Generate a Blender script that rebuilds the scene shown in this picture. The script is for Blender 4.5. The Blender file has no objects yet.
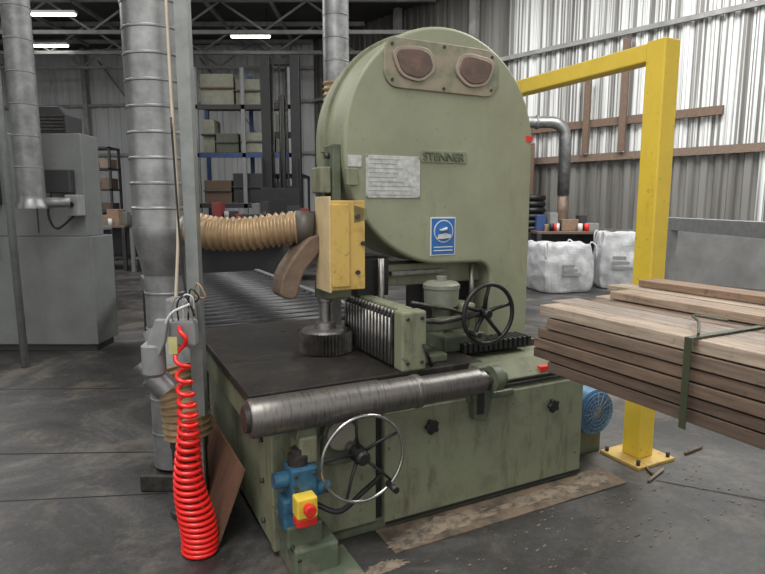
import bpy, bmesh, math, random
from mathutils import Vector, Matrix
random.seed(4)
TH=math.radians(27); O=Vector((-.012,2.663,0))
SC=bpy.context.scene
# ---------------------------------------------------------------- materials
def mat(name,col,rough=.6,metal=0.,var=.12,scale=6.,bump=.0,col2=None,mix=(.45,.7),stretch=(1,1,1),coat=0,emit=0,detail=6,stain=None):
    m=bpy.data.materials.new(name);m.use_nodes=True;nt=m.node_tree
    b=nt.nodes['Principled BSDF'];N=nt.nodes.new;L=nt.links.new
    tc=N('ShaderNodeTexCoord');mp=N('ShaderNodeMapping');mp.inputs['Scale'].default_value=stretch
    L(tc.outputs['Object'],mp.inputs['Vector'])
    nz=N('ShaderNodeTexNoise');nz.inputs['Scale'].default_value=scale;nz.inputs['Detail'].default_value=detail;nz.inputs['Roughness'].default_value=.65
    L(mp.outputs[0],nz.inputs['Vector'])
    cr=N('ShaderNodeValToRGB');e=cr.color_ramp.elements
    c2=col2 if col2 else tuple(max(0,c*(1-var*2.2)) for c in col)
    e[0].position=mix[0];e[1].position=mix[1]
    e[0].color=(*col,1);e[1].color=(*c2,1)
    if not col2:
        e[0].position=.3;e[0].color=(*[min(1,c*(1+var)) for c in col],1);e[1].position=.75
    L(nz.outputs['Fac'],cr.inputs[0]);out=cr.outputs[0]
    if stain:
        sc,ss,st=stain
        m2=N('ShaderNodeMapping');m2.inputs['Scale'].default_value=(5,5,1.2);L(tc.outputs['Object'],m2.inputs['Vector'])
        n2=N('ShaderNodeTexNoise');n2.inputs['Scale'].default_value=2.2;n2.inputs['Detail'].default_value=9;n2.inputs['Roughness'].default_value=.72
        L(m2.outputs[0],n2.inputs['Vector'])
        r2=N('ShaderNodeMapRange');r2.inputs[1].default_value=st;r2.inputs[2].default_value=st+.16;r2.inputs[3].default_value=0;r2.inputs[4].default_value=ss
        L(n2.outputs['Fac'],r2.inputs[0])
        mx=N('ShaderNodeMixRGB');L(r2.outputs[0],mx.inputs[0]);L(out,mx.inputs[1]);mx.inputs[2].default_value=(*sc,1);out=mx.outputs[0]
        n3=N('ShaderNodeTexNoise');n3.inputs['Scale'].default_value=30;n3.inputs['Detail'].default_value=4
        L(tc.outputs['Object'],n3.inputs['Vector'])
        r3=N('ShaderNodeMapRange');r3.inputs[1].default_value=.65;r3.inputs[2].default_value=.72;r3.inputs[3].default_value=0;r3.inputs[4].default_value=ss
        L(n3.outputs['Fac'],r3.inputs[0])
        mx=N('ShaderNodeMixRGB');L(r3.outputs[0],mx.inputs[0]);L(out,mx.inputs[1]);mx.inputs[2].default_value=(*sc,1);out=mx.outputs[0]
    L(out,b.inputs['Base Color'])
    b.inputs['Roughness'].default_value=rough;b.inputs['Metallic'].default_value=metal
    if coat:b.inputs['Coat Weight'].default_value=coat
    if emit:
        L(cr.outputs[0],b.inputs['Emission Color']);b.inputs['Emission Strength'].default_value=emit
    if bump:
        bp=N('ShaderNodeBump');bp.inputs['Strength'].default_value=bump;bp.inputs['Distance'].default_value=.01
        L(nz.outputs['Fac'],bp.inputs['Height']);L(bp.outputs[0],b.inputs['Normal'])
    return m
GREEN=mat('saw_green_paint',(.275,.290,.195),.5,0,.08,3.5,.05,stain=((.13,.12,.08),.45,.56))
GREEN2=mat('saw_green_worn',(.220,.238,.155),.5,0,.15,5,.1,col2=(.15,.15,.10),mix=(.48,.75),stain=((.08,.065,.045),.7,.52))
DKGREEN=mat('cast_green',(.11,.13,.085),.5,0,.25,9,.15)
TABLE=mat('table_steel_dark',(.042,.039,.037),.42,.45,.3,7,.05,col2=(.10,.085,.07),mix=(.5,.8),stain=((.17,.14,.11),.45,.56))
STEEL=mat('bright_steel',(.21,.20,.19),.40,.8,.25,12,.05,col2=(.11,.10,.09),mix=(.48,.68),stretch=(9,1,1))
PIN=mat('pin_steel',(.28,.27,.26),.38,.8,.2,20)
DSTEEL=mat('dark_steel',(.075,.07,.065),.45,.6,.3,20,.1)
ROLLM=mat('roller_dark',(.028,.028,.030),.42,.3,.3,20)
BLACK=mat('black_paint',(.015,.015,.016),.45,0,.2,8)
GALV=mat('galvanised',(.34,.345,.345),.38,.8,.2,9,.03)
GALVD=mat('galvanised_dull',(.25,.255,.255),.5,.5,.2,9,.03)
BRASS=mat('tan_hose',(.40,.275,.15),.40,.2,.15,12)
TAN=mat('tan_boot',(.20,.14,.10),.45,.1,.25,8)
YEL=mat('yellow_paint',(.78,.56,.06),.45,0,.06,4,stain=((.32,.21,.06),.5,.60))
YEL2=mat('yellow_guard_paint',(.60,.41,.11),.5,0,.2,9,.1,col2=(.38,.23,.07),mix=(.52,.72),stain=((.14,.10,.06),.5,.58))
YEL3=mat('pale_yellow_paint',(.62,.48,.27),.5,0,.1,9)
RED=mat('red_hose',(.85,.022,.018),.3,0,.03,4,coat=.3)
REDP=mat('red_plastic',(.7,.03,.02),.4,0,.05,4)
BLUE=mat('blue_hydraulic',(.035,.13,.22),.4,0,.3,14,.1,stain=((.03,.03,.03),.5,.55))
FANB=mat('fan_blue',(.08,.20,.36),.4,0,.1,14)
WHITE=mat('white_label',(.66,.66,.64),.4,0,.06,14)
LABEL=mat('metal_label',(.52,.53,.51),.35,.4,.2,30)
SIGNB=mat('sign_blue',(.02,.14,.42),.4,0,.03,4)
CAB=mat('cabinet_grey',(.165,.175,.17),.5,0,.1,3,stain=((.08,.08,.075),.35,.56))
CABD=mat('cabinet_dark',(.035,.035,.038),.5,0,.1,3)
GREY=mat('grey_plastic',(.26,.27,.27),.5,0,.12,10)
POST=mat('grey_channel',(.26,.28,.27),.45,.3,.12,10)
CHROME=mat('handwheel_chrome',(.50,.50,.47),.25,.95,.1,20)
WOODC=[(.38,.285,.21),(.28,.20,.145),(.185,.125,.09),(.42,.335,.26),(.29,.195,.13),(.33,.275,.23),(.125,.085,.062),(.22,.16,.12)]
WOODS=[mat('timber_%d'%i,c,.8,0,.26,4,.2,stretch=(14,1.0,14),stain=((.085,.065,.05),.5,.56)) for i,c in enumerate(WOODC)]
PLY=mat('brown_plywood',(.16,.08,.05),.6,0,.2,5,stretch=(1,8,1),stain=((.25,.2,.15),.3,.58))
RUST=mat('rust_window',(.17,.10,.075),.35,.1,.3,10,col2=(.10,.07,.055),mix=(.42,.6))
SACK=mat('woven_sack',(.52,.53,.54),.7,0,.2,5,.6)
ROOF=mat('roof_sheet_dark',(.055,.055,.052),.7,0,.2,1)
TRUSS=mat('truss_grey',(.28,.28,.27),.6,0,.2,3)
LAMP=mat('tube_lamp',(1,1,.95),.5,0,0,3,emit=9)
BLK=mat('blockwork',(.21,.21,.205),.8,0,.15,2,.1)
SHBLUE=mat('rack_blue',(.03,.075,.22),.5)
DUST=mat('sawdust',(.27,.215,.155),.9,0,.3,16,.4,col2=(.10,.085,.07),mix=(.45,.62))
SUMP=mat('rusty_floor_plate',(.20,.15,.105),.75,.05,.3,5,.2,col2=(.075,.06,.048),mix=(.45,.62))
PAD=mat('worn_green_foot',(.10,.13,.085),.6,0,.3,10,.1,col2=(.20,.18,.13),mix=(.5,.65))
STRAP=mat('strap_green',(.055,.065,.035),.5)
RED2=mat('red_bench_paint',(.20,.035,.035),.5)
def floormat():
    m=bpy.data.materials.new('concrete_floor');m.use_nodes=True;nt=m.node_tree
    b=nt.nodes['Principled BSDF'];N=nt.nodes.new;L=nt.links.new
    tc=N('ShaderNodeTexCoord')
    n1=N('ShaderNodeTexNoise');n1.inputs['Scale'].default_value=.9;n1.inputs['Detail'].default_value=12;n1.inputs['Roughness'].default_value=.74;n1.inputs['Distortion'].default_value=.8
    n2=N('ShaderNodeTexNoise');n2.inputs['Scale'].default_value=26;n2.inputs['Detail'].default_value=6
    n4=N('ShaderNodeTexNoise');n4.inputs['Scale'].default_value=1.7;n4.inputs['Detail'].default_value=9;n4.inputs['Roughness'].default_value=.72;n4.inputs['Distortion'].default_value=.5
    n6=N('ShaderNodeTexNoise');n6.inputs['Scale'].default_value=90;n6.inputs['Detail'].default_value=3
    for n in (n1,n2,n4,n6):L(tc.outputs['Object'],n.inputs['Vector'])
    r1=N('ShaderNodeValToRGB');e=r1.color_ramp.elements
    e[0].position=.40;e[0].color=(.022,.021,.020,1);e[1].position=.66;e[1].color=(.125,.118,.108,1)
    x=r1.color_ramp.elements.new(.52);x.color=(.052,.051,.050,1)
    L(n1.outputs['Fac'],r1.inputs[0])
    mx=N('ShaderNodeMixRGB');mx.blend_type='OVERLAY';mx.inputs[0].default_value=.5
    L(r1.outputs[0],mx.inputs[1]);L(n2.outputs['Fac'],mx.inputs[2])
    r4=N('ShaderNodeMapRange');r4.inputs[1].default_value=.53;r4.inputs[2].default_value=.66;r4.inputs[3].default_value=0;r4.inputs[4].default_value=.6
    L(n4.outputs['Fac'],r4.inputs[0])
    m5=N('ShaderNodeMixRGB');L(r4.outputs[0],m5.inputs[0]);L(mx.outputs[0],m5.inputs[1]);m5.inputs[2].default_value=(.18,.15,.115,1)
    r7=N('ShaderNodeMapRange');r7.inputs[1].default_value=.64;r7.inputs[2].default_value=.70;r7.inputs[3].default_value=0;r7.inputs[4].default_value=.5
    L(n6.outputs['Fac'],r7.inputs[0])
    m8=N('ShaderNodeMixRGB');L(r7.outputs[0],m8.inputs[0]);L(m5.outputs[0],m8.inputs[1]);m8.inputs[2].default_value=(.26,.22,.17,1)
    L(m8.outputs[0],b.inputs['Base Color'])
    r2=N('ShaderNodeMapRange');r2.inputs[3].default_value=.34;r2.inputs[4].default_value=.72
    L(n1.outputs['Fac'],r2.inputs[0]);L(r2.outputs[0],b.inputs['Roughness'])
    bp=N('ShaderNodeBump');bp.inputs['Strength'].default_value=.15;L(n2.outputs['Fac'],bp.inputs['Height']);L(bp.outputs[0],b.inputs['Normal'])
    return m
FLOOR=floormat()
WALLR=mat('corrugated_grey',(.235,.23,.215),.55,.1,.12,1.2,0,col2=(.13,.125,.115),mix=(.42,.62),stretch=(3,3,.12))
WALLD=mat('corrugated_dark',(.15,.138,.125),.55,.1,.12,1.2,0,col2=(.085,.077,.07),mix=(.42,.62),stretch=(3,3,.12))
WALLT=mat('daylight_tinted_sheet',(.78,.80,.79),.5,0,.08,1.6,0,col2=(.21,.205,.195),mix=(.46,.56),stretch=(9,9,.04),detail=2)  # opaque; pale streaks paint in daylight coming through translucent cladding
WALLW=mat('corrugated_white',(.46,.475,.47),.6,0,.1,1,stretch=(3,3,.3))
# ---------------------------------------------------------------- helpers
def group(name,loc=(0,0,0),rot=0):
    e=bpy.data.objects.new(name,None);e.empty_display_size=.1;SC.collection.objects.link(e)
    e.location=loc;e.rotation_euler=(0,0,rot);return e
def mk(parent,name,verts,faces,m,smooth=False,bevel=0,seg=2):
    me=bpy.data.meshes.new(name);me.from_pydata([tuple(v) for v in verts],[],faces)
    bm=bmesh.new();bm.from_mesh(me);bmesh.ops.recalc_face_normals(bm,faces=bm.faces);bm.to_mesh(me);bm.free()
    ob=bpy.data.objects.new(name,me);SC.collection.objects.link(ob)
    if m:me.materials.append(m)
    if parent:ob.parent=parent
    if smooth:
        for p in me.polygons:p.use_smooth=True
    if bevel:
        b=ob.modifiers.new('b','BEVEL');b.width=bevel;b.segments=seg;b.limit_method='ANGLE';b.angle_limit=math.radians(50)
    return ob
def box(parent,name,x0,x1,y0,y1,z0,z1,m,bevel=.004):
    v=[(x,y,z) for x in(x0,x1) for y in(y0,y1) for z in(z0,z1)]
    f=[(0,1,3,2),(4,6,7,5),(0,4,5,1),(2,3,7,6),(0,2,6,4),(1,5,7,3)]
    return mk(parent,name,v,f,m,bevel=bevel)
def sweep(parent,name,pts,rad,m,seg=16,closed=False,caps=True,smooth=True):
    pts=[Vector(p) for p in pts];n=len(pts)
    if not hasattr(rad,'__len__'):rad=[rad]*n
    V=[];F=[];prev=None
    for i in range(n):
        if closed:t=(pts[(i+1)%n]-pts[i-1])
        else:t=pts[min(i+1,n-1)]-pts[max(i-1,0)]
        t.normalize()
        if prev is None:
            u=Vector((0,0,1)) if abs(t.z)<.9 else Vector((1,0,0))
            u=(u-t*u.dot(t)).normalized()
        else:
            u=prev-t*prev.dot(t)
            u.normalize()
        prev=u;w=t.cross(u)
        for k in range(seg):
            a=2*math.pi*k/seg;V.append(pts[i]+(u*math.cos(a)+w*math.sin(a))*rad[i])
    R=n if closed else n-1
    for i in range(R):
        j=(i+1)%n
        for k in range(seg):
            l=(k+1)%seg;F.append((i*seg+k,i*seg+l,j*seg+l,j*seg+k))
    if caps and not closed:
        F.append(tuple(range(seg)));F.append(tuple((n-1)*seg+k for k in range(seg)))
    ob=mk(parent,name,V,F,m)
    if smooth:
        for p in ob.data.polygons:
            if len(p.vertices)==4:p.use_smooth=True
    return ob
def cyl(parent,name,p0,p1,r,m,r1=None,seg=32):
    return sweep(parent,name,[p0,p1],[r,r if r1 is None else r1],m,seg)
def rings(parent,name,prof,origin,axis,m,seg=40):
    o=Vector(origin);ax=Vector(axis).normalized()
    u=Vector((0,0,1)) if abs(ax.z)<.9 else Vector((1,0,0));u=(u-ax*u.dot(ax)).normalized();w=ax.cross(u)
    V=[];F=[];n=len(prof)
    for t,r in prof:
        for k in range(seg):
            a=2*math.pi*k/seg;V.append(o+ax*t+(u*math.cos(a)+w*math.sin(a))*max(r,.0005))
    for i in range(n-1):
        for k in range(seg):
            l=(k+1)%seg;F.append((i*seg+k,i*seg+l,(i+1)*seg+l,(i+1)*seg+k))
    F.append(tuple(range(seg)));F.append(tuple((n-1)*seg+k for k in range(seg)))
    ob=mk(parent,name,V,F,m)
    for p in ob.data.polygons:
        if len(p.vertices)==4:p.use_smooth=True
    try:
        ob.data.set_sharp_from_angle(angle=math.radians(35))
    except Exception:pass
    return ob
def prism(parent,name,prof,y0,y1,m,bevel=0,seg=3,axis='y'):
    n=len(prof)
    if axis=='y':V=[(a,y0,z) for a,z in prof]+[(a,y1,z) for a,z in prof]
    elif axis=='x':V=[(y0,a,z) for a,z in prof]+[(y1,a,z) for a,z in prof]
    else:V=[(a,b,y0) for a,b in prof]+[(a,b,y1) for a,b in prof]
    F=[tuple(range(n)),tuple(range(2*n-1,n-1,-1))]+[(i,(i+1)%n,(i+1)%n+n,i+n) for i in range(n)]
    return mk(parent,name,V,F,m,bevel=bevel,seg=seg)
def arc(cx,cz,r,a0,a1,n):
    return [(cx+r*math.cos(math.radians(a0+(a1-a0)*i/n)),cz+r*math.sin(math.radians(a0+(a1-a0)*i/n))) for i in range(n+1)]
def rrect(x0,x1,z0,z1,r,n=6):
    return arc(x1-r,z1-r,r,0,90,n)+arc(x0+r,z1-r,r,90,180,n)+arc(x0+r,z0+r,r,180,270,n)+arc(x1-r,z0+r,r,270,360,n)
def spline(P,n=12):
    P=[Vector(p) for p in P];P=[P[0]*2-P[1]]+P+[P[-1]*2-P[-2]];o=[]
    for i in range(1,len(P)-2):
        for k in range(n):
            t=k/n;a,b,c,d=P[i-1:i+3]
            o.append(.5*((2*b)+(c-a)*t+(2*a-5*b+4*c-d)*t*t+(3*b-a-3*c+d)*t**3))
    o.append(P[-2]);return o
def resample(P,step):
    P=[Vector(p) for p in P];o=[P[0]];acc=0
    for i in range(1,len(P)):
        seg=(P[i]-P[i-1]).length;d=step-acc
        while d<=seg:
            o.append(P[i-1].lerp(P[i],d/seg));d+=step
        acc=(acc+seg)%step
    return o
def hose(parent,name,ctrl,r,m,pitch=.022,amp=.008,seg=20):
    P=resample(spline(ctrl,20),pitch/4)
    R=[r+amp*(.0,1,.0,-1)[i%4] for i in range(len(P))]
    return sweep(parent,name,P,R,m,seg)
def spiralduct(parent,name,p0,p1,r,m,pitch=.13):
    p0=Vector(p0);p1=Vector(p1);L=(p1-p0).length;pr=[(0,r)];t=pitch
    while t<L-.02:
        pr+=[(t-.008,r),(t-.004,r+.004),(t+.004,r+.004),(t+.008,r)];t+=pitch
    pr.append((L,r))
    return rings(parent,name,pr,p0,p1-p0,m,36)
def handwheel(parent,name,c,r,rt,mr,ms,n=3,rot=0,dish=.03):
    c=Vector(c)
    sweep(parent,name+'_rim',[c+Vector((r*math.cos(t),0,r*math.sin(t))) for t in [2*math.pi*i/56 for i in range(56)]],rt,mr,10,closed=True)
    for i in range(n):
        t=rot+2*math.pi*i/n
        sweep(parent,name+'_spoke_%d'%i,[c+Vector((0,dish,0)),c+Vector((r*.5*math.cos(t),dish*.7,r*.5*math.sin(t))),c+Vector((r*math.cos(t),0,r*math.sin(t)))],[rt*1.25,rt*.9,rt*.8],ms,8)
    rings(parent,name+'_hub',[(0,r*.12),(.01,r*.17),(.05,r*.17),(.06,r*.2),(.09,r*.2)],c+Vector((0,-.01,0)),(0,1,0),ms,24)
def knob(parent,name,c,r,m):
    pr=[]
    for i in range(40):
        t=2*math.pi*i/40;q=r*(1-.28*(.5+.5*math.cos(5*t)));pr.append((c[0]+q*math.cos(t),c[2]+q*math.sin(t)))
    prism(parent,name,pr,c[1]-.035,c[1]-.012,m,.004,2)
    cyl(parent,name+'_stem',(c[0],c[1]-.014,c[2]),(c[0],c[1]+.004,c[2]),r*.4,m,seg=16)
def chaikin(pr,n=3):
    for _ in range(n):
        q=[]
        for i in range(len(pr)):
            a=pr[i];b=pr[(i+1)%len(pr)]
            q+=[(a[0]*.8+b[0]*.2,a[1]*.8+b[1]*.2),(a[0]*.2+b[0]*.8,a[1]*.2+b[1]*.8)]
        pr=q
    return pr

# ================================================================ BAND RESAW
S=group('band_resaw_machine',O,TH)
box(S,'base_body',-.53,1.34,.06,1.50,.04,.70,GREEN2,.012)
box(S,'base_plinth',-.50,1.36,.02,1.45,0,.06,DKGREEN,.006)
box(S,'left_front_panel',-.53,-.01,.02,.07,.03,.66,GREEN2,.008)
box(S,'front_panel_seam',-.012,.026,.035,.07,.02,.66,BLACK,.002)
prism(S,'right_door',[(0.0,.03),(0.0,.60),(.035,.635),(.07,.635),(.07,.03)],.026,1.33,GREEN2,.008,2,'x')
prism(S,'sloped_upper_apron',[(.05,.63),(.02,.66),(.10,.745),(.3,.745),(.3,.63)],.05,1.34,GREEN2,.006,2,'x')
box(S,'door_top_seam',.03,1.32,.004,.05,.628,.642,BLACK,.001)
box(S,'door_bottom_seam',.03,1.33,-.004,.03,.03,.045,BLACK,.001)
knob(S,'door_knob_1',(.28,0,.50),.04,BLACK);knob(S,'door_knob_2',(1.08,0,.48),.04,BLACK)
box(S,'warning_label',1.02,1.10,.024,.06,.668,.70,REDP,.001)
box(S,'warning_label_yellow',1.11,1.15,.024,.06,.668,.70,YEL,.001)
for i,z in enumerate((.12,.32,.52)):
    cyl(S,'side_bolt_%d'%i,(-.545,.16,z),(-.53,.16,z),.012,DSTEEL,seg=8)
# table
prism(S,'table_top',[(-.62,.03),(.62,.03),(.62,.30),(1.25,.30),(1.25,.48),(.50,.60),(.38,1.52),(-.60,1.52)],.735,.785,TABLE,.006,2,'z')
sweep(S,'table_oval_groove',[(-.34+.20*math.cos(t),.60+.08*math.sin(t),.783) for t in [2*math.pi*i/40 for i in range(40)]],.004,BLACK,6,closed=True)
for i,(a,b) in enumerate([(-.55,.15),(-.2,.12),(-.55,1.0),(-.1,1.2),(.2,1.3),(.4,.12)]):
    cyl(S,'table_bolt_%d'%i,(a,b,.783),(a,b,.789),.016,DSTEEL,seg=12)
box(S,'table_edge_front',-.60,.62,.015,.05,.66,.74,DSTEEL,.004)
box(S,'table_side_rail',-.60,-.53,.08,1.45,.60,.735,GREEN2,.006)
# cover + column
cx,cr_=.682,.639
prof=[(cx+cr_,.70),(cx+cr_,1.945)]+arc(cx,1.945,cr_,4,176,52)+[(cx-cr_,1.945),(cx-cr_,1.89)]+arc(cx,1.89,cr_,184,268,26)+[(.80,1.250),(.93,1.248)]+arc(.93,1.158,.09,80,4,8)+[(1.02,1.15),(1.02,.70)]
cov=prism(S,'wheel_cover_and_column',prof,.50,.94,GREEN,.022,4)
for p in cov.data.polygons:p.use_smooth=True
wn=cov.modifiers.new('w','WEIGHTED_NORMAL');wn.keep_sharp=False
prism(S,'cover_rear_flange',[(1.31,.9),(1.343,1.955)]+arc(cx,1.945,.661,4,176,48)+[(.021,1.89)]+[(.10,1.89),(.10,1.945)]+arc(cx,1.945,.57,176,4,30)+[(1.25,1.955),(1.25,.9)],.74,.80,GREEN2,.004,2)
prism(S,'window_plate',rrect(.27,1.03,2.225,2.49,.09,8),.488,.505,mat('worn_plate',(.31,.27,.20),.45,.3,.2,8,.05,col2=(.20,.21,.145),mix=(.45,.6)),.005,2)
for i,(a,z) in enumerate([(.32,2.45),(.65,2.47),(.98,2.45),(.32,2.265),(.65,2.245),(.98,2.265)]):
    cyl(S,'plate_screw_%d'%i,(a,.483,z),(a,.49,z),.009,DSTEEL,seg=10)
def lamp(cx,cz,s,nm):
    pr=chaikin([(cx-.15*s,cz+.075),(cx+.10*s,cz+.10),(cx+.15*s,cz-.02),(cx+.05*s,cz-.10),(cx-.09*s,cz-.075)])
    prism(S,nm+'_bezel',pr,.474,.492,mat(nm+'_bezel_m',(.34,.29,.23),.4,.3),.004,2)
    pr2=[(cx+(x-cx)*.84,cz+(z-cz)*.82) for x,z in pr]
    prism(S,nm+'_glass',pr2,.468,.48,RUST,.006,2)
lamp(.45,2.36,1,'window_left');lamp(.86,2.36,-1,'window_right')
box(S,'data_plate',.165,.505,.494,.502,1.635,1.865,LABEL,.003)
for i in range(9):
    z=1.845-i*.024
    box(S,'data_plate_line_%d'%i,.185,.185+.29*random.uniform(.55,1),.4925,.495,z-.003,z,GREY,0)
for i,(a,z) in enumerate([(.172,1.858),(.498,1.858),(.172,1.642),(.498,1.642)]):
    cyl(S,'rivet_%d'%i,(a,.490,z),(a,.50,z),.006,PIN,seg=10)
box(S,'sign_blue_body',.585,.745,.494,.501,1.31,1.52,SIGNB,.003)
box(S,'sign_white_border',.578,.752,.4965,.502,1.303,1.527,WHITE,.003)
rings(S,'sign_disc',[(0,.066),(.003,.066)],(.665,.491,1.445),(0,1,0),WHITE,32)
rings(S,'sign_disc_blue',[(0,.060),(.003,.060)],(.665,.489,1.445),(0,1,0),SIGNB,32)
sweep(S,'sign_pictogram_head',[(.658,.487,1.462),(.661,.487,1.452)],.026,WHITE,16)
prism(S,'sign_pictogram_hand',[(.62,1.40),(.71,1.405),(.712,1.425),(.67,1.435),(.628,1.425)],.484,.489,WHITE,0)
for i in range(2):
    box(S,'sign_text_%d'%i,.60,.73,.492,.495,1.350-i*.02,1.356-i*.02,WHITE,0)
prism(S,'name_badge_frame',rrect(.505,.825,1.835,1.905,.02),.494,.502,GREEN2,.003,2)
tcu=bpy.data.curves.new('name_badge_lettering','FONT');tcu.body='STENNER';tcu.size=.066;tcu.extrude=.004
to=bpy.data.objects.new('name_badge_tmp',tcu);SC.collection.objects.link(to)
dg=bpy.context.evaluated_depsgraph_get();tme=bpy.data.meshes.new_from_object(to.evaluated_get(dg));bpy.data.objects.remove(to)
tob=bpy.data.objects.new('name_badge_lettering',tme);SC.collection.objects.link(tob);tme.materials.clear();tme.materials.append(DKGREEN)
tob.parent=S;tob.location=(.520,.490,1.848);tob.rotation_euler=(math.pi/2,0,0)
box(S,'red_sticker',1.265,1.313,.495,.501,1.985,2.02,REDP,.001)
box(S,'hinge_block',-.005,.045,.55,.68,1.60,1.92,DKGREEN,.008)
box(S,'hinge_tag',.06,.14,.494,.502,1.80,1.86,LABEL,.001)
box(S,'side_switch_box',-.07,-.01,.56,.70,1.66,1.80,GREEN2,.008)
for i in range(3):
    cyl(S,'hinge_bolt_%d'%i,(-.03,.60,1.66+i*.1),(0,.60,1.66+i*.1),.016,DSTEEL,seg=8)
box(S,'latch_lower',.045,.11,.47,.5,1.70,1.79,GREEN2,.005)
# beneath the cover
box(S,'rear_arm',.18,1.03,.62,.82,1.12,1.25,GREEN2,.01)
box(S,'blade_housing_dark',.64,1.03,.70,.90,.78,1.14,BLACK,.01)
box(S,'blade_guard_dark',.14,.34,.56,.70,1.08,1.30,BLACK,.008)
box(S,'white_guide_bar',.36,.72,.56,.60,1.19,1.215,PIN,.003)
cyl(S,'tie_rod',(.27,.52,.80),(.27,.52,1.3),.018,PIN,seg=14)
cyl(S,'tie_rod_2',(.92,.56,.88),(.92,.56,1.25),.016,PIN,seg=14)
box(S,'saw_blade',.055,.058,.60,.74,.74,1.45,PIN,0)
# yellow guard
box(S,'yellow_guard_front',-.095,.095,.36,.385,1.16,1.62,YEL2,.004)
box(S,'yellow_guard_side',-.105,-.093,.36,.56,1.15,1.64,YEL3,.003)
box(S,'yellow_guard_fold',-.095,.0,.345,.362,1.18,1.60,YEL2,.003)
prism(S,'yellow_guard_top',[(.03,1.60),(.105,1.58),(.105,1.52),(.03,1.50)],.36,.52,GREEN2,.003)
for i,(a,z) in enumerate([(.05,1.54),(.05,1.25),(.08,1.40)]):
    cyl(S,'guard_bolt_%d'%i,(a,.345,z),(a,.37,z),.012,DSTEEL,seg=8)
# knurled feed roller
kc=(-.04,.60);pr=[]
for i in range(96):
    t=2*math.pi*i/96;q=.152 if i%2 else .134;pr.append((kc[0]+q*math.cos(t),kc[1]+q*math.sin(t)))
prism(S,'feed_roller_knurled',pr,.790,.905,mat('knurled_steel',(.13,.12,.11),.4,.7,.3,20),0,1,'z')
rings(S,'feed_roller_cap',[(0,.13),(.012,.125),(.014,.06),(.05,.055),(.055,.032),(.16,.032),(.165,.042),(.20,.042),(.205,.03),(.29,.03)],(kc[0],kc[1],.903),(0,0,1),PIN)
box(S,'feed_roller_bracket',-.08,.08,.50,.66,1.09,1.18,DKGREEN,.01)
# slatted pressure fence
for i in range(15):
    b=.12+i*.039
    box(S,'fence_slat_%d'%i,.122,.152,b,b+.019,.80,1.055,DSTEEL,.005)
    cyl(S,'fence_pin_%d'%i,(.137,b+.010,1.05),(.137,b+.010,1.08),.009,PIN,seg=8)
    cyl(S,'fence_roller_%d'%i,(.118,b+.010,.81),(.118,b+.010,1.045),.008,PIN,seg=8)
box(S,'fence_back',.165,.20,.10,.70,.80,1.06,BLACK,.004)
box(S,'fence_top_bar',.155,.235,.10,.70,1.05,1.090,GREEN2,.006)
box(S,'fence_end_block',.13,.27,.02,.11,.785,1.085,GREEN2,.012)
for i,(a,z) in enumerate([(.16,1.05),(.24,1.05),(.16,.83),(.24,.83)]):
    cyl(S,'fence_block_bolt_%d'%i,(a,.01,z),(a,.03,z),.009,DSTEEL,seg=8)
box(S,'fence_foot',.20,.45,.10,.55,.785,.83,DKGREEN,.01)
cyl(S,'fence_lock_lever',(.30,.02,.80),(.24,.0,.92),.009,BLACK,seg=8)
rings(S,'gear_can',[(0,.05),(.06,.055),(.065,.095),(.16,.10),(.165,.105),(.185,.105),(.20,.085),(.205,.03),(.23,.03)],(.57,.36,.97),(0,0,1),mat('can_grey_green',(.24,.25,.20),.45,.1,.15,9))
rings(S,'gear_can_stem',[(0,.06),(.02,.06),(.022,.03),(.20,.03)],(.57,.36,.785),(0,0,1),PIN)
box(S,'screw_bridge',.27,.62,.14,.22,.94,1.00,DKGREEN,.01)
sweep(S,'adjust_rod',[(.20,.12,1.03),(.40,.10,1.0),(.64,.10,1.02)],.014,DSTEEL,12)
sweep(S,'adjust_link',[(.27,.18,1.10),(.50,.16,1.05),(.62,.14,1.0)],.010,DSTEEL,8)
box(S,'slide_block',.52,.80,.24,.46,.785,.88,DKGREEN,.012)
cyl(S,'handwheel_shaft',(.69,.10,1.02),(.69,.36,1.0),.022,PIN,seg=16)
box(S,'handwheel_pedestal',.64,.74,.26,.40,.80,1.05,GREEN2,.015)
handwheel(S,'fence_handwheel',(.69,.08,1.02),.16,.012,BLACK,BLACK,5,.3,.04)
cyl(S,'fence_handwheel_grip',(.575,.08,.93),(.575,.0,.93),.014,BLACK,seg=12)
for i in range(14):
    box(S,'slide_cover_fin_%d'%i,.62+i*.035,.645+i*.035,.20,.34,.78,.835,BLACK,.004)
# front roller
rings(S,'front_roller',[(0,.03),(.002,.076),(.012,.082),(.16,.082),(.162,.080),(.164,.082),(.60,.082),(.605,.076),(.78,.076),(.785,.080),(.81,.080),(.815,.066),(1.15,.066),(1.155,.05),(1.19,.05),(1.20,.03),(1.30,.03)],(-.655,-.09,.725),(1,0,0),STEEL)
rings(S,'roller_end_collar',[(0,.055),(.03,.055)],(-.672,-.09,.725),(1,0,0),DSTEEL)
prism(S,'roller_bracket_left',[(-.46,.60),(-.36,.60),(-.38,.72),(-.44,.72)],-.12,.05,DKGREEN,.006)
box(S,'roller_bracket_left_leg',-.45,-.37,-.14,.0,.50,.62,GREEN2,.01)
rings(S,'roller_bearing_right',[(0,.065),(.05,.065),(.055,.045),(.08,.045)],(.58,-.09,.725),(1,0,0),DKGREEN,32)
prism(S,'roller_bracket_right',[(.52,.50),(.60,.48),(.66,.70),(.62,.78),(.54,.78),(.50,.70)],-.05,.08,DKGREEN,.008)
rings(S,'roller_bracket_boss',[(0,.045),(.02,.05),(.05,.05)],(.59,-.10,.71),(0,1,0),DSTEEL,24)
box(S,'roller_bracket_arm',.50,.80,-.02,.06,.585,.62,DKGREEN,.008)
box(S,'bracket_slot',.535,.575,-.056,-.04,.53,.64,BLACK,.002)
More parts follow.
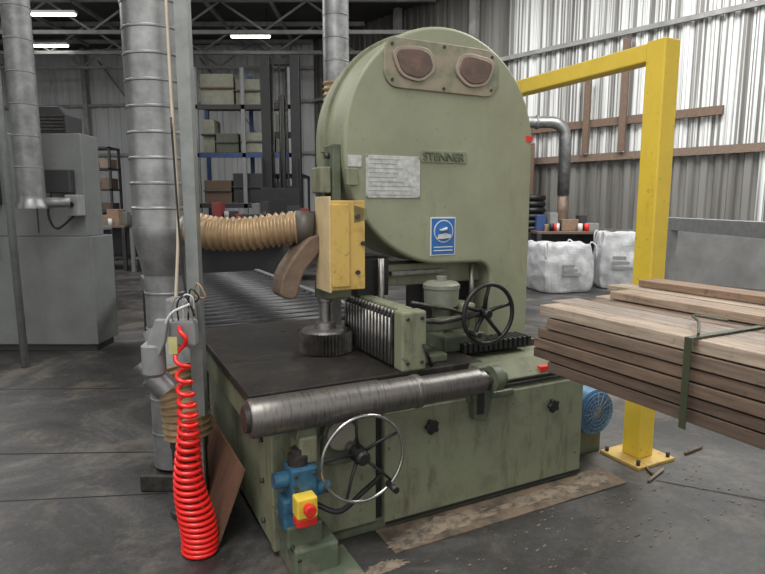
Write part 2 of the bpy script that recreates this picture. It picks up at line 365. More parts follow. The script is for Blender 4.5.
# main handwheel
handwheel(S,'infeed_handwheel',(-.18,-.20,.50),.195,.008,CHROME,BLACK,5,.5,.05)
cyl(S,'infeed_handwheel_shaft',(-.18,-.14,.50),(-.18,.03,.50),.025,PIN,seg=16)
rings(S,'infeed_dial',[(0,.07),(.03,.075),(.06,.075)],(-.22,-.05,.56),(0,1,0),mat('dial_cream',(.30,.29,.23),.45),32)
rings(S,'infeed_dial_rim',[(0,.084),(.03,.084)],(-.22,-.03,.56),(0,1,0),DKGREEN,32)
prism(S,'infeed_dial_bracket',rrect(-.30,-.12,.40,.66,.05),-.01,.03,DKGREEN,.006)
cyl(S,'infeed_handwheel_grip',(-.06,-.20,.36),(-.06,-.28,.36),.015,BLACK,seg=12)
# hydraulic unit
box(S,'valve_block',-.50,-.38,-.17,-.05,.30,.50,BLUE,.012)
box(S,'valve_block_lower',-.53,-.44,-.15,-.05,.22,.36,BLUE,.012)
rings(S,'valve_cap',[(0,.045),(.05,.045),(.055,.03),(.08,.03)],(-.45,-.11,.49),(0,0,1),DSTEEL,20)
rings(S,'valve_solenoid',[(0,.035),(.12,.035)],(-.56,-.11,.44),(1,0,0),BLUE,20)
rings(S,'valve_solenoid_2',[(0,.03),(.08,.03)],(-.40,-.13,.38),(1,0,0),BLUE,20)
for i,(a,z) in enumerate([(-.48,.47),(-.40,.47),(-.48,.42),(-.40,.33)]):
    cyl(S,'valve_bolt_%d'%i,(a,-.18,z),(a,-.165,z),.009,DSTEEL,seg=8)
box(S,'emergency_stop_box',-.50,-.41,-.24,-.17,.31,.40,YEL,.008)
box(S,'emergency_stop_lower',-.50,-.41,-.235,-.17,.27,.31,REDP,.008)
rings(S,'emergency_stop_button',[(0,.02),(.02,.026),(.035,.026),(.04,.02)],(-.455,-.24,.36),(0,-1,0),REDP,20)
box(S,'valve_base',-.52,-.36,-.16,.03,.14,.24,DKGREEN,.01)
box(S,'foot_block',-.50,-.30,-.20,.03,.0,.15,PAD,.012)
box(S,'foot_plate',-.46,-.22,-.30,-.05,.0,.03,PAD,.006)
sweep(S,'hydraulic_pipe',spline([(-.38,-.12,.30),(-.28,-.16,.26),(-.15,-.12,.30),(-.03,-.06,.33),(-.005,.03,.33)]),.012,BLACK,10)
sweep(S,'hydraulic_pipe_2',spline([(-.45,-.10,.28),(-.50,-.14,.18),(-.48,-.20,.10)]),.009,BLACK,10)
sweep(S,'hydraulic_pipe_3',spline([(-.42,-.10,.52),(-.36,-.08,.58),(-.30,-.02,.55),(-.29,.03,.5)]),.009,PIN,10)
# motor
rings(S,'motor_fan_cover',[(0,.10),(.01,.145),(.10,.15),(.11,.135),(.34,.135),(.36,.09)],(1.60,.14,.30),(0,1,0),FANB,36)
for r_ in (.03,.055,.08,.105,.13):
    sweep(S,'motor_grille_%d'%int(r_*1000),[(1.60+r_*math.cos(t),.13,.30+r_*math.sin(t)) for t in [2*math.pi*i/28 for i in range(28)]],.004,FANB,6,closed=True)
for i in range(8):
    t=math.pi*i/8
    cyl(S,'motor_grille_bar_%d'%i,(1.60-.13*math.cos(t),.128,.30-.13*math.sin(t)),(1.60+.13*math.cos(t),.128,.30+.13*math.sin(t)),.003,GALVD,seg=6)
box(S,'motor_mount',1.30,1.72,.20,.48,.0,.17,DKGREEN,.01)
# brown suction boot
prism(S,'suction_boot',chaikin([(-.09,1.45),(-.17,1.43),(-.31,1.25),(-.33,1.12),(-.23,1.10),(-.20,1.24),(-.09,1.36)],2),.50,.66,TAN,.012,2)
sweep(S,'suction_boot_neck',[(-.19,.625,1.475),(-.10,.585,1.47)],.094,mat('boot_collar',(.08,.07,.06),.5),24)
sp=group('floor_sump_plate',O,TH)
prism(sp,'plate',[(-.02,-.20),(1.50,-.20),(1.52,.0),(1.52,.015),(-.02,.015)],.001,.008,SUMP,0,1,'z')

P=group('plywood_board',O,TH)
mk(P,'board',[(-.74,.22,.0),(-.60,.22,.36),(-.60,1.35,.36),(-.74,1.35,.0),(-.755,.22,.005),(-.615,.22,.365),(-.615,1.35,.365),(-.755,1.35,.005)],[(0,1,2,3),(7,6,5,4),(0,4,5,1),(1,5,6,2),(2,6,7,3),(3,7,4,0)],PLY)

D=group('sawdust_pile',O,TH)
def pile(nm,cx,cy,rx,ry,h,z0=.009):
    V=[(cx,cy,h+z0)];n=48
    for k,(q,hh) in enumerate([(.35,.8),(.7,.35),(1,.002)]):
        for i in range(n):
            t=2*math.pi*i/n;g=q*(1+random.uniform(-.3,.3));V.append((cx+rx*g*math.cos(t),cy+ry*g*math.sin(t),z0+h*hh))
    F=[(0,1+i,1+(i+1)%n) for i in range(n)]
    for k in range(2):
        for i in range(n):
            a=1+k*n+i;b=1+k*n+(i+1)%n;F.append((a,a+n,b+n,b))
    mk(D,nm,V,F,DUST,True)
pile('heap_a',.35,-.09,.26,.06,.015);pile('heap_b',.95,-.10,.3,.05,.015);pile('heap_d',.10,-.14,.12,.05,.02);pile('heap_e',1.35,-.08,.12,.07,.012)
pile('heap_f',-.10,-.26,.10,.04,.012,.001)
for i in range(150):
    a=random.uniform(-.3,2.1);b=random.uniform(-.75,-.22);r=random.uniform(.004,.012)
    prism(D,'chip_%d'%i,[(a,b),(a+r*2,b+r*.4),(a+r*1.6,b+r),(a-.2*r,b+r*.7)],.001,.004,DUST,0,1,'z')
g=group('wood_scraps',O,TH)
for i,(a,b,l,t) in enumerate([(1.62,-.25,.22,.3),(1.72,-.2,.16,1.1),(2.15,-.1,.2,.1)]):
    cyl(g,'scrap_%d'%i,(a,b,.012),(a+l*math.cos(t),b+l*math.sin(t),.012),.010,WOODS[i],seg=4)

# ================================================================ EXTRACTION DUCT LEFT
E=group('extraction_duct')
spiralduct(E,'duct_main',(-1.20,3.2,1.45),(-1.20,3.2,5.2),.158,GALV)
rings(E,'duct_reducer',[(0,.120),(.02,.125),(.20,.158),(.23,.164),(.26,.164)],(-1.20,3.2,1.22),(0,0,1),GALV)
spiralduct(E,'duct_lower',(-1.20,3.2,.12),(-1.20,3.2,1.24),.118,GALVD,.2)
box(E,'duct_foot',-1.36,-1.10,3.06,3.32,0,.10,DSTEEL,.01)
sweep(E,'branch_collar',[(-1.20,3.2,1.48),(-1.02,3.17,1.47)],.092,GALV,24)
hose(E,'flex_hose',[(-1.04,3.16,1.47),(-.90,3.13,1.445),(-.72,3.12,1.445),(-.58,3.12,1.465),(-.43,3.13,1.475)],.085,BRASS,.034,.010)
rings(E,'floor_pipe',[(0,.11),(.03,.11),(.032,.088),(.36,.088),(.37,.095),(.43,.095)],(-1.00,2.86,0),(0,0,1),DSTEEL,28)
hose(E,'floor_flex_hose',[(-1.00,2.86,.42),(-1.02,2.87,.60),(-1.08,2.92,.76)],.115,BRASS,.034,.010)
rings(E,'floor_elbow',[(0,.118),(.05,.118),(.14,.09),(.24,.09)],(-1.08,2.92,.74),(-.35,.25,.9),GREY,28)

U=group('service_post')
prism(U,'channel',[(-.950,2.79),(-.950,2.85),(-.940,2.85),(-.940,2.80),(-.900,2.80),(-.900,2.85),(-.890,2.85),(-.890,2.79)],.55,5.2,POST,0,1,'z')
box(U,'post_lower',-.94,-.91,2.80,2.83,.0,.60,POST,.003)
sweep(U,'cable_a',spline([(-.985,2.80,5.2),(-.985,2.80,2.4),(-.975,2.79,1.6),(-1.0,2.76,1.1)]),.008,mat('beige_cable',(.6,.52,.40)),8)
sweep(U,'cable_b',spline([(-.98,2.77,2.0),(-.95,2.74,1.3),(-.90,2.72,1.0)]),.005,BLACK,8)
box(U,'junction_box',-1.03,-.90,2.70,2.78,.96,1.16,GREY,.012)
A=group('air_line_manifold')
box(A,'manifold_body',-1.00,-.87,2.64,2.70,.94,1.07,GREY,.015)
rings(A,'regulator_bowl',[(0,.03),(.02,.054),(.15,.054),(.17,.03)],(-1.07,2.64,.80),(0,0,1),GREY,20)
rings(A,'filter_body',[(0,.06),(.10,.06),(.11,.035),(.18,.035)],(-1.03,2.68,.72),(-.6,-.1,.7),GALV,20)
prism(A,'blow_gun',[(-1.11,.86),(-1.05,.86),(-1.0,.97),(-.98,1.08),(-1.04,1.08),(-1.08,.98)],2.60,2.63,GREY,.008)
for i in range(5):
    sweep(A,'wire_%d'%i,spline([(-.97+.02*i,2.66,1.03),(-.97+.03*i,2.62,1.12+.03*i),(-.90+.03*i-.03,2.62,1.18),(-.87,2.64,1.06+.03*i)]),.004,[GREY,BLACK,WHITE,BLACK,BRASS][i],6)
sweep(A,'spray_tube',spline([(-1.02,2.62,.98),(-.97,2.60,1.10),(-.88,2.61,1.15)]),.006,WHITE,8)
box(A,'hanging_tag',-.98,-.94,2.59,2.595,.92,1.0,mat('tag_yellow',(.5,.47,.2)),0)
C=group('red_air_hose_coil')
pts=[];turns=26
for i in range(turns*18+1):
    f=i/(turns*18);t=2*math.pi*turns*f
    z=1.00-.988*(f**.60)
    r=.026+.050*min(1,f*1.35)
    cxx=-.93+.075*f+.012*math.sin(f*9);cyy=2.60-.10*f
    pts.append((cxx+r*math.cos(t),cyy+r*math.sin(t)*.9,max(.014,z+.006*math.sin(t))))
pts=[(-.94,2.63,1.04),(-.93,2.61,1.02)]+pts
sweep(C,'coil',pts,.0108,RED,7)

# ================================================================ YELLOW GOALPOST
Y=group('yellow_steel_frame',O,TH)
box(Y,'post_front',1.79,1.92,-.04,.09,.02,2.54,YEL,.008)
box(Y,'post_rear',1.79,1.92,1.33,1.46,.02,2.54,YEL,.008)
box(Y,'top_beam',1.80,1.91,.09,1.33,2.43,2.535,YEL,.008)
for j,b in enumerate((.025,1.395)):
    box(Y,'base_plate_%d'%j,1.69,2.02,b-.15,b+.15,0,.02,YEL2,.003)
    for k in range(4):
        cyl(Y,'anchor_bolt_%d_%d'%(j,k),(1.72+.27*(k%2),b-.12+.24*(k//2),.02),(1.72+.27*(k%2),b-.12+.24*(k//2),.05),.012,DSTEEL,seg=8)

# ================================================================ TIMBER STACK
T=group('timber_stack',O,TH)
z=.86;k=0
pal_=[[2,6,7],[6,7,2],[1,7,2],[2,1,6],[7,1,5],[0,5,3,7]]  # darker timbers in the lower layers put side shadow into the wood colour
for L_ in range(6):
    h=.043+random.uniform(-.003,.006)
    a=.58+random.uniform(-.02,.02)
    while a<1.27:
        w=random.choice([.12,.145,.16]);e=-.36+random.uniform(-.12,.03)
        box(T,'plank_%d'%k,a,min(a+w,1.31),-3.4+random.uniform(-.1,.1),e,z,z+h,WOODS[random.choice(pal_[L_])],.003);a+=w+.006;k+=1
    z+=h+.006
for i,(a0,a1,e) in enumerate([(.98,1.12,-.46),(1.14,1.28,-.30),(1.36,1.50,-.36)]):
    box(T,'top_plank_%d'%i,a0,a1,-2.9,e,z if i<2 else z-.05,z+.035,WOODS[(0,3,1)[i]],.003)
box(T,'top_plank_3',1.22,1.36,-2.7,-.42,z+.037,z+.07,WOODS[4],.003)
box(T,'side_plank',1.32,1.50,-3.2,-.33,.86,z-.055,WOODS[1],.003)
ztop=z
prism(T,'strap',[(.552,.85),(.552,ztop+.004),(.97,ztop+.004),(.97,ztop+.001),(.556,ztop+.001),(.556,.85)],-1.18,-1.155,STRAP)
sweep(T,'strap_tail',spline([(.60,-1.17,ztop+.01),(.70,-1.10,ztop+.03),(.82,-1.0,ztop+.025),(.90,-1.08,ztop+.012)]),.005,STRAP,6)
G=group('roller_trestle',O,TH)
for b in (-1.7,-2.9):
    box(G,'rail_%d'%int(-b*10),.5,1.6,b-.04,b+.04,.78,.859,DSTEEL)
    for a in (.56,1.5):
        box(G,'leg_%d_%d'%(int(-b*10),int(a*10)),a,a+.05,b-.03,b+.03,0,.78,DSTEEL)

# ================================================================ OUTFEED CONVEYOR
K=group('roller_conveyor',O,TH)
for a,n_ in ((-.66,'left'),(.70,'right')):
    box(K,'side_rail_'+n_,a,a+.06,1.60,5.0,.62,.775,CAB)
box(K,'under_tray',-.58,.68,1.62,4.95,.56,.60,BLACK)
b=1.70;i=0
while b<4.95:
    cyl(K,'roller_%d'%i,(-.60,b,.725),(.70,b,.725),.040,ROLLM,seg=14);b+=.17;i+=1
for b in (1.8,3.3,4.8):
    for a in (-.66,.70):
        box(K,'leg_%d_%d'%(int(b*10),int(a*10)),a,a+.06,b-.03,b+.03,0,.62,CABD)

# ================================================================ ELECTRIC CABINETS LEFT
Cb=group('electrical_cabinet',(-.27,0,0))
box(Cb,'lower_cabinet',-4.6,-2.84,6.2,6.7,.08,1.26,CAB,.01)
box(Cb,'lower_plinth',-4.55,-2.88,6.25,6.65,0,.08,CABD,.004)
box(Cb,'upper_cabinet',-3.92,-2.90,6.25,6.62,1.26,2.34,CAB,.01)
box(Cb,'door_gap',-3.425,-3.415,6.243,6.25,1.3,2.32,CABD,0)
box(Cb,'lower_door_gap',-3.705,-3.695,6.193,6.2,.12,1.22,CABD,0)
box(Cb,'side_box',-4.1,-3.78,6.05,6.25,1.6,1.95,CABD,.01)
box(Cb,'switch_box',-3.25,-2.99,6.14,6.25,1.72,1.96,CABD,.01)
box(Cb,'switch_box_small',-3.04,-2.90,6.10,6.25,1.48,1.70,GREY,.01)
rings(Cb,'rotary_switch',[(0,.03),(.03,.03)],(-2.97,6.10,1.60),(0,-1,0),BLACK,16)
prism(Cb,'top_motor_box',[(-3.45,2.34),(-3.05,2.34),(-3.05,2.53),(-3.12,2.62),(-3.38,2.62),(-3.45,2.53)],6.27,6.6,CABD,.01)
for i in range(5):
    box(Cb,'top_motor_fin_%d'%i,-3.43,-3.07,6.25,6.27,2.37+i*.035,2.39+i*.035,DSTEEL,0)
sweep(Cb,'cable',spline([(-3.2,6.16,1.72),(-3.23,6.12,1.5),(-3.15,6.12,1.35),(-2.97,6.14,1.48)]),.012,BLACK,8)
sweep(Cb,'cable_2',spline([(-3.95,6.04,1.6),(-3.95,6.08,1.4),(-3.85,6.15,1.3),(-3.84,6.17,1.0)]),.012,BLACK,8)
Dd=group('drop_duct')
spiralduct(Dd,'drop',(-3.50,5.85,1.66),(-3.50,5.85,6.8),.125,GALVD,.3)
rings(Dd,'hood',[(0,.15),(.03,.15),(.08,.125),(.12,.125)],(-3.50,5.85,1.56),(0,0,1),GALV)
sweep(Dd,'hood_arm',[(-3.40,5.88,1.62),(-3.20,6.0,1.62)],.05,GALVD,12)
cyl(group('conduit_pole'),'pole',(-3.55,5.60,0),(-3.62,5.60,6.8),.035,POST,seg=12)

# ================================================================ SHELL
HW=7.3
def slab(name,x0,x1,y0,y1,z0,z1,m):return box(None,name,x0,x1,y0,y1,z0,z1,m,0)
slab('floor',-30,22,-6,34,-.2,0,FLOOR)
Fj=group('floor_joints')
JM=mat('joint_dark',(.02,.02,.02),.8)
for i,(x0,y0,x1,y1,w) in enumerate([(-9,3.35,-1.35,3.6,.008),(-8,4.75,-1.3,4.95,.007),(-8,2.35,-1.2,3.05,.006),(1.6,3.2,7,.6,.008)]):
    d=Vector((x1-x0,y1-y0,0)).normalized();n=Vector((-d.y,d.x,0))*w
    a=Vector((x0,y0,.001));c=Vector((x1,y1,.001))
    mk(Fj,'joint_%d'%i,[a-n,a+n,c+n,c-n],[(0,1,2,3)],JM)
W0=Vector((7.33,11.0,0));W1=Vector((-2.4,21.5,0));WD=(W1-W0)
def corr(name,p0,p1,z0,z1,m,period=.2,depth=.06,parent=None):
    d=(p1-p0);L=d.length;d=d/L;n=Vector((-d.y,d.x,0));V=[];F=[];t=0
    while t<L:
        for q,o in ((0,0),(.3,0),(.42,1),(.88,1)):
            s=min(L,t+q*period);P=p0+d*s+n*(o*depth);V+=[(P.x,P.y,z0),(P.x,P.y,z1)]
        t+=period
    for i in range(len(V)//2-1):F.append((2*i,2*i+2,2*i+3,2*i+1))
    return mk(parent,name,V,F,m)
far=W0-WD.normalized()*14
wr=group('wall_right')
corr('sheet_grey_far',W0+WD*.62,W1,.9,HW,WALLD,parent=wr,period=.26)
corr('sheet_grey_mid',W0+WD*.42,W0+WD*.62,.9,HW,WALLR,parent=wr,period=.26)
corr('sheet_mid',W0+WD*.02,W0+WD*.42,2.75,HW,WALLT,parent=wr,period=.26)
corr('sheet_mid_low',W0+WD*.02,W0+WD*.42,.9,2.75,WALLR,parent=wr,period=.26)
corr('sheet_near',far,W0+WD*.02,.9,HW,WALLT,parent=wr,period=.26)
def wbox(parent,name,s0,s1,z0,z1,m,off=-.12,th=.1):
    a=W0+WD*s0;c=W0+WD*s1;inn=Vector((-.74,-.67,0))
    p=[a+inn*(-off),c+inn*(-off),c+inn*(-off+th),a+inn*(-off+th)]
    V=[(q.x,q.y,z0) for q in p]+[(q.x,q.y,z1) for q in p]
    return mk(parent,name,V,[(0,1,2,3),(7,6,5,4),(0,4,5,1),(1,5,6,2),(2,6,7,3),(3,7,4,0)],m)
wbox(wr,'blockwork_base',-.9,1.0,0,1.05,BLK,-.02,.15)
rl=group('wall_rails')
wbox(rl,'rail_upper',.065,.40,3.33,3.50,WOODS[2],-.1,.08)
wbox(rl,'rail_mid',-.3,.60,2.58,2.74,WOODS[7],-.1,.08)
wbox(rl,'rail_high',-.3,1.0,5.2,5.30,TRUSS,-.1,.08)
for i,s in enumerate((.196,.255)):
    wbox(rl,'stud_%d'%i,s,s+.010,2.75,(5.1,4.4)[i],WOODS[2],-.18,.08)
for i,s in enumerate((.48,.68,.88)):
    wbox(rl,'steel_column_%d'%i,s,s+.014,1.05,HW,TRUSS,-.18,.18)
wl=group('wall_back')
corr('sheet_back',W1,Vector((-30,25,0)),0,HW,WALLW,parent=wl,period=.5)
bd=(Vector((-30,25,0))-W1)
def bbox(parent,name,s0,s1,z0,z1,m,off=.1,th=.1):
    a=W1+bd*s0;c=W1+bd*s1;inn=Vector((-.12,-.99,0))
    p=[a+inn*off,c+inn*off,c+inn*(off+th),a+inn*(off+th)]
    V=[(q.x,q.y,z0) for q in p]+[(q.x,q.y,z1) for q in p]
    return mk(parent,name,V,[(0,1,2,3),(7,6,5,4),(0,4,5,1),(1,5,6,2),(2,6,7,3),(3,7,4,0)],m)
for i in range(7):
    bbox(wl,'column_%d'%i,.03+i*.14,.036+i*.14,0,HW,TRUSS,.08,.2)
bbox(wl,'girt_1',0,1,3.4,3.5,TRUSS);bbox(wl,'girt_2',0,1,5.2,5.3,TRUSS)
for i in range(4):
    s=.06+i*.14
    a=W1+bd*s;c=W1+bd*(s+.09);cyl(wl,'brace_%d'%i,(a.x,a.y-.35,3.5),(c.x,c.y-.35,6.8),.035,TRUSS,seg=6)
bbox(wl,'dado_dark',0,1,0,1.2,BLK)
slab('wall_left',-18.2,-18,-2,24,0,HW,WALLW)
slab('ceiling',-30,22,-1,34,HW,HW+.2,ROOF)
RT=group('roof_trusses')
for j,y in enumerate((17,19.2,21.2)):
    x1=7.33-(y-11)/10.5*9.73-.3
    box(RT,'bottom_chord_%d'%j,-17.8,x1,y-.05,y+.05,6.30,6.40,TRUSS,0)
    box(RT,'top_chord_%d'%j,-17.8,x1,y-.05,y+.05,7.15,7.27,TRUSS,0)
    x=-17.7;u=0
    while x<x1-2.4:
        cyl(RT,'web_%d_%d'%(j,u),(x,y,6.38),(x+1.2,y,7.18),.035,TRUSS,seg=6);cyl(RT,'web_b_%d_%d'%(j,u),(x+1.2,y,7.18),(x+2.4,y,6.38),.035,TRUSS,seg=6);x+=2.4;u+=1
for i in range(9):
    x=-17.5+i*1.8
    box(RT,'purlin_%d'%i,x,x+.08,10,21.2,7.05,7.15,TRUSS,0)
for i,(x,y) in enumerate([(-8.6,16.0),(-10.4,19.0),(-3.9,18.0),(-14,18)]):
    F_=group('strip_light' if i==0 else 'strip_light.%03d'%i,(x,y,6.5))
    box(F_,'housing',-.6,.6,-.08,.08,.03,.10,WHITE,.005);box(F_,'tube',-.57,.57,-.05,.05,-.02,.03,LAMP,.005)
    cyl(F_,'hanger_a',(-.5,0,.1),(-.5,0,.79),.01,DSTEEL,seg=6);cyl(F_,'hanger_b',(.5,0,.1),(.5,0,.79),.01,DSTEEL,seg=6)

# ================================================================ BACKGROUND THINGS
B2=group('rear_extraction_duct')
spiralduct(B2,'riser',(-.43,5.6,2.7),(-.43,5.6,6.9),.12,GALV,.2)
hose(B2,'riser_flex',[(-.43,5.6,2.72),(-.43,5.6,2.3),(-.38,5.3,1.95),(-.2,5.0,1.8)],.12,BRASS,.05,.01)
R=group('pallet_racking')
for x in (-5.2,-3.9,-2.6):
    for y in (16.5,17.5):
        box(R,'upright_%d_%d'%(int(-x*10),int(y)),x,x+.1,y,y+.1,0,5.3,SHBLUE if y>17 else GREY,0)
for i,z in enumerate((1.5,2.9,4.2)):
    box(R,'beam_%d'%i,-5.2,-2.5,16.5,16.6,z,z+.12,[CABD,SHBLUE,CABD][i],0);box(R,'deck_%d'%i,-5.1,-2.6,16.6,17.5,z+.1,z+.14,WOODS[2],0)
pal=mat('crate_pale',(.29,.29,.23),.7);pal2=mat('crate_olive',(.11,.12,.09),.7);pal3=mat('crate_dark',(.05,.05,.047),.7)
q=0
for i,z in enumerate((1.65,3.05,4.35)):
    x=-5.05
    while x<-2.9:
        w=random.uniform(.35,1.0);h=random.uniform(.5,1.15) if i<2 else random.uniform(.6,.9)
        if x+w<-2.55:
            c_=random.choice([[pal3,pal2,CABD,WOODS[2]],[pal3,CAB,pal2,pal],[pal,pal,pal2]][i])
            box(R,'crate_%d'%q,x,x+w-.06,16.62+random.uniform(0,.2),17.4,z,z+h,c_,.01)
            box(R,'crate_lid_%d'%q,x-.01,x+w-.05,16.60,17.41,z+h*.5,z+h*.5+.05,random.choice([pal2,CABD,WOODS[2]]),.01)
            q+=1
        x+=w
Fk=group('forklift')
for x in (-2.9,-2.2):
    box(Fk,'mast_%d'%int(-x*100),x,x+.22,14.3,14.6,0.05,5.1,BLACK,.01)
box(Fk,'mast_cylinder',-2.50,-2.36,14.4,14.55,.05,4.2,CABD,.03)
for z in (.6,1.9,3.2,4.9):
    box(Fk,'mast_cross_%d'%int(z*10),-2.9,-2.0,14.42,14.56,z,z+.14,BLACK,0)
for i in range(3):
    cyl(Fk,'mast_chain_%d'%i,(-2.62+.16*i,14.38,1.0),(-2.62+.16*i,14.38,4.9),.018,DSTEEL,seg=6)
box(Fk,'body',-2.95,-1.95,14.7,16.3,.25,1.3,CABD,.06)
box(Fk,'carriage',-2.95,-2.0,14.18,14.28,.9,2.0,BLACK,.01)
for i in range(5):
    box(Fk,'backrest_bar_%d'%i,-2.9+i*.21,-2.87+i*.21,14.18,14.24,2.0,2.7,BLACK,0)
for x in (-2.8,-2.25):
    box(Fk,'fork_%d'%int(-x*100),x,x+.12,13.2,14.2,.9,.95,DSTEEL,0)
for x in (-2.9,-2.15):
    for y in (15.0,16.0):
        rings(Fk,'wheel_%d_%d'%(int(-x*10),int(y)),[(0,.28),(.03,.3),(.17,.3),(.2,.28)],(x,y,.3),(1,0,0),BLACK,20)
for x in (-2.9,-2.05):
    box(Fk,'guard_post_%d'%int(-x*10),x,x+.06,14.75,14.81,1.3,2.3,BLACK,0);box(Fk,'guard_post_r%d'%int(-x*10),x,x+.06,16.1,16.16,1.3,2.3,BLACK,0)
box(Fk,'overhead_guard',-2.9,-1.99,14.75,16.16,2.3,2.36,BLACK,0)
def bench(name,x,y,w,d,h,top,leg,items,cols=None):
    g=group(name,(x,y,0))
    box(g,'top',0,w,0,d,h-.06,h,top,.01)
    for i in (0,1):
        for j in (0,1):
            box(g,'leg_%d%d'%(i,j),i*(w-.08),i*(w-.08)+.08,j*(d-.08),j*(d-.08)+.08,0,h-.06,leg,0)
    box(g,'shelf',.04,w-.04,.04,d-.04,.3,.34,leg,0)
    box(g,'back_panel',.04,w-.04,d-.1,d-.08,.34,h-.06,leg,0)
    for k in range(items):
        xx=random.uniform(0,w-.4);hh=random.uniform(.08,.4);ww=random.uniform(.15,.4)
        box(g,'item_%d'%k,xx,xx+ww,.1+random.uniform(0,d*.3),.1+d*.5,h,h+hh,random.choice(cols or [WOODS[0],WOODS[2],CAB,CABD,CABD,SHBLUE,GREY,WOODS[4]]),.01)
        if k%2:
            cyl(g,'item_can_%d'%k,(xx+.1,.08,h),(xx+.1,.08,h+.16),.05,random.choice([REDP,GREY,BLACK,WHITE]),seg=12)
    return g
bench('workbench',-3.9,12.2,2.6,.8,1.30,RED2,CABD,8,[RED2,CABD,CAB,CABD,RED2])
bench('workbench.001',-6.0,13.8,1.8,.9,1.1,CABD,CAB,8)
bench('workbench.002',-8.2,14,2.0,.9,1.1,WOODS[2],CABD,9)
bench('workbench.003',-5.4,9.0,.9,.7,1.25,CAB,CABD,6)
bench('workbench.004',-3.3,9.8,1.7,.6,1.05,CABD,CABD,7,[CABD,CABD,RED2,CAB])
bench('packing_table',3.2,12.0,1.5,.6,1.05,WOODS[2],CABD,11)
def shelf(name,x,y,w,h,n):
    g=group(name,(x,y,0))
    for i in (0,1):
        for j in (0,1):
            box(g,'upright_%d%d'%(i,j),i*w,i*w+.06,j*.6,j*.6+.06,0,h,CABD,0)
    for k in range(n):
        z=.25+k*(h-.3)/(n-1)
        box(g,'shelf_%d'%k,0,w+.06,0,.66,z,z+.05,CABD,0)
        if k<n-1:
            for q in range(4):
                box(g,'stock_%d_%d'%(k,q),.08+q*w/4.2,.08+q*w/4.2+w/5,.05,.6,z+.05,z+.05+random.uniform(.1,.3),random.choice(WOODS),0)
    return g
shelf('timber_shelf',-6.3,15.8,1.0,3.5,7);shelf('timber_shelf.001',-8.9,16.6,1.2,3.2,6)
def bag(name,x,y,w,h,rot):
    g=group(name,(x,y,0),rot)
    bm=bmesh.new();bmesh.ops.create_cube(bm,size=1);bmesh.ops.subdivide_edges(bm,edges=bm.edges,cuts=8,use_grid_fill=True)
    for v in bm.verts:
        x_,y_,z_=v.co;k=1+.14*math.cos(z_*math.pi)-.05*z_
        if abs(x_)>.3 and abs(y_)>.3:k*=.93
        v.co=Vector((x_*w*k+random.uniform(-.03,.03),y_*w*k+random.uniform(-.03,.03),(z_+.5)*h+random.uniform(-.05,.05)*(z_>-.4)))
        if z_>.45 and abs(x_)<.35 and abs(y_)<.35:v.co.z-=.16
        v.co.z=max(0.0,v.co.z)
    me=bpy.data.meshes.new('sack_body');bm.to_mesh(me);bm.free();me.materials.append(SACK)
    o=bpy.data.objects.new('sack_body',me);SC.collection.objects.link(o);o.parent=g
    s=o.modifiers.new('s','SUBSURF');s.levels=1;s.render_levels=1
    for i,(sx,sy) in enumerate([(-1,-1),(1,-1),(1,1),(-1,1)]):
        c=Vector((sx*w*.42,sy*w*.42,h*.93))
        sweep(g,'loop_%d'%i,spline([c,c+Vector((sx*.05,0,.08)),c+Vector((sx*.1,-.08,.0)),c+Vector((sx*.1,-.1,-.2))],6),.016,SACK,6)
    for j in range(3):
        box(g,'printed_line_%d'%j,-.20,.16-.06*j,-w*.60,-w*.592,h*(.36+.09*j),h*(.41+.09*j),GREY,0)
    return g
bag('bulk_bag',3.30,10.9,.95,.90,.2);bag('bulk_bag.001',4.62,11.3,.80,1.08,-.2)
g=group('black_hose_rolls',(3.38,13.5,0))
for i in range(6):
    z=1.05+i*.14
    sweep(g,'roll_%d'%i,[(.30*math.cos(t),.30*math.sin(t),z) for t in [2*math.pi*j/28 for j in range(28)]],.075,BLACK,10,closed=True)
box(g,'stand',-.4,.4,-.35,.35,0,.98,CABD,.01)
g=group('wall_elbow_duct')
sweep(g,'pipe',[(1.6,12.85,3.35)]+[(3.62,12.85,3.35)]+[(3.62+.33*math.sin(t),12.85,3.02+.33*math.cos(t)) for t in [math.pi/2*i/8 for i in range(1,9)]]+[(3.95,12.85,1.8)],.125,GALV,20)
sweep(g,'pipe_lower',[(3.95,12.85,1.85),(3.95,12.85,1.4),(3.95,12.85,.0)],.11,TAN,16)
for x in (2.4,3.3):
    rings(g,'flange_%d'%int(x*10),[(0,.15),(.05,.15)],(x,12.85,3.35),(1,0,0),GALVD,20)
g=group('wooden_cupboard',(3.05,14.2,0))
box(g,'carcass',-.1,.60,0,.3,0,3.05,PLY,.01);box(g,'door_left',-.08,.24,-.02,0,.1,3.0,WOODS[4],.005);box(g,'door_right',.26,.58,-.02,0,.1,3.0,WOODS[2],.005)
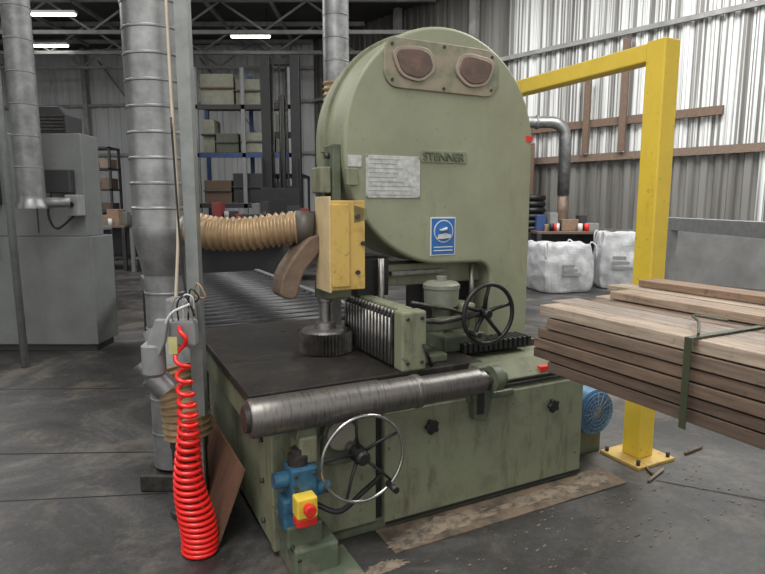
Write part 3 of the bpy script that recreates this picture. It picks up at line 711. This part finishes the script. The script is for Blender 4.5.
cyl(g,'handle',(.22,-.04,1.5),(.22,-.04,1.8),.015,PIN,seg=8)
g=group('grey_guard_rail')
def bar(n,a,c,w,h,m):
    a=Vector(a);c=Vector(c);dd=(c-a).normalized();nn=Vector((-dd.y,dd.x,0))*w/2
    V=[a-nn,a+nn,c+nn,c-nn];V=V+[v+Vector((0,0,h)) for v in V]
    mk(g,n,V,[(3,2,1,0),(4,5,6,7),(0,1,5,4),(1,2,6,5),(2,3,7,6),(3,0,4,7)],m,bevel=.006)
bar('rail',(4.05,8.3,1.25),(4.0,4.9,1.25),.12,.17,GREY)
bar('leg_far',(4.05,8.2,0),(4.04,8.05,0),.1,1.25,GREY);bar('leg_near',(4.0,5.0,0),(4.0,5.15,0),.1,1.25,GREY)

# ================================================================ LIGHTS
def area(name,loc,sx,sy,e,col=(1,1,1),rot=(0,0,0)):
    l=bpy.data.lights.new(name,'AREA');l.shape='RECTANGLE';l.size=sx;l.size_y=sy;l.energy=e;l.color=col
    o=bpy.data.objects.new(name,l);o.location=loc;o.rotation_euler=rot;SC.collection.objects.link(o);return o
area('roof_fill_light',(-1.5,-.2,7.25),3,5,450,(1,.98,.94))  # added fill lamps under the closed roof, out of view; no roof glazing modelled
area('roof_fill_light.001',(5,7,7.25),2.5,7,780,(1,.99,.97))
area('roof_fill_light.002',(-6,8,7.25),2.5,7,260,(1,.99,.97))
area('roof_fill_light.003',(1,12,7.25),3,4,360,(1,.99,.97))
area('roof_fill_light.004',(-11,12,7.25),3,4,450,(.98,.99,1))
w=bpy.data.worlds.new('sky');SC.world=w;w.use_nodes=True
w.node_tree.nodes['Background'].inputs[0].default_value=(1,.985,.965,1);w.node_tree.nodes['Background'].inputs[1].default_value=.92
try:SC.view_settings.view_transform='Standard'
except Exception:pass
# ================================================================ CAMERA
cd=bpy.data.cameras.new('camera');cd.sensor_width=36;cd.lens=580/765*36;cd.clip_end=200
co=bpy.data.objects.new('camera',cd);SC.collection.objects.link(co);co.location=(0,0,1.6);co.rotation_euler=(math.radians(90-8.1),0,0);SC.camera=co
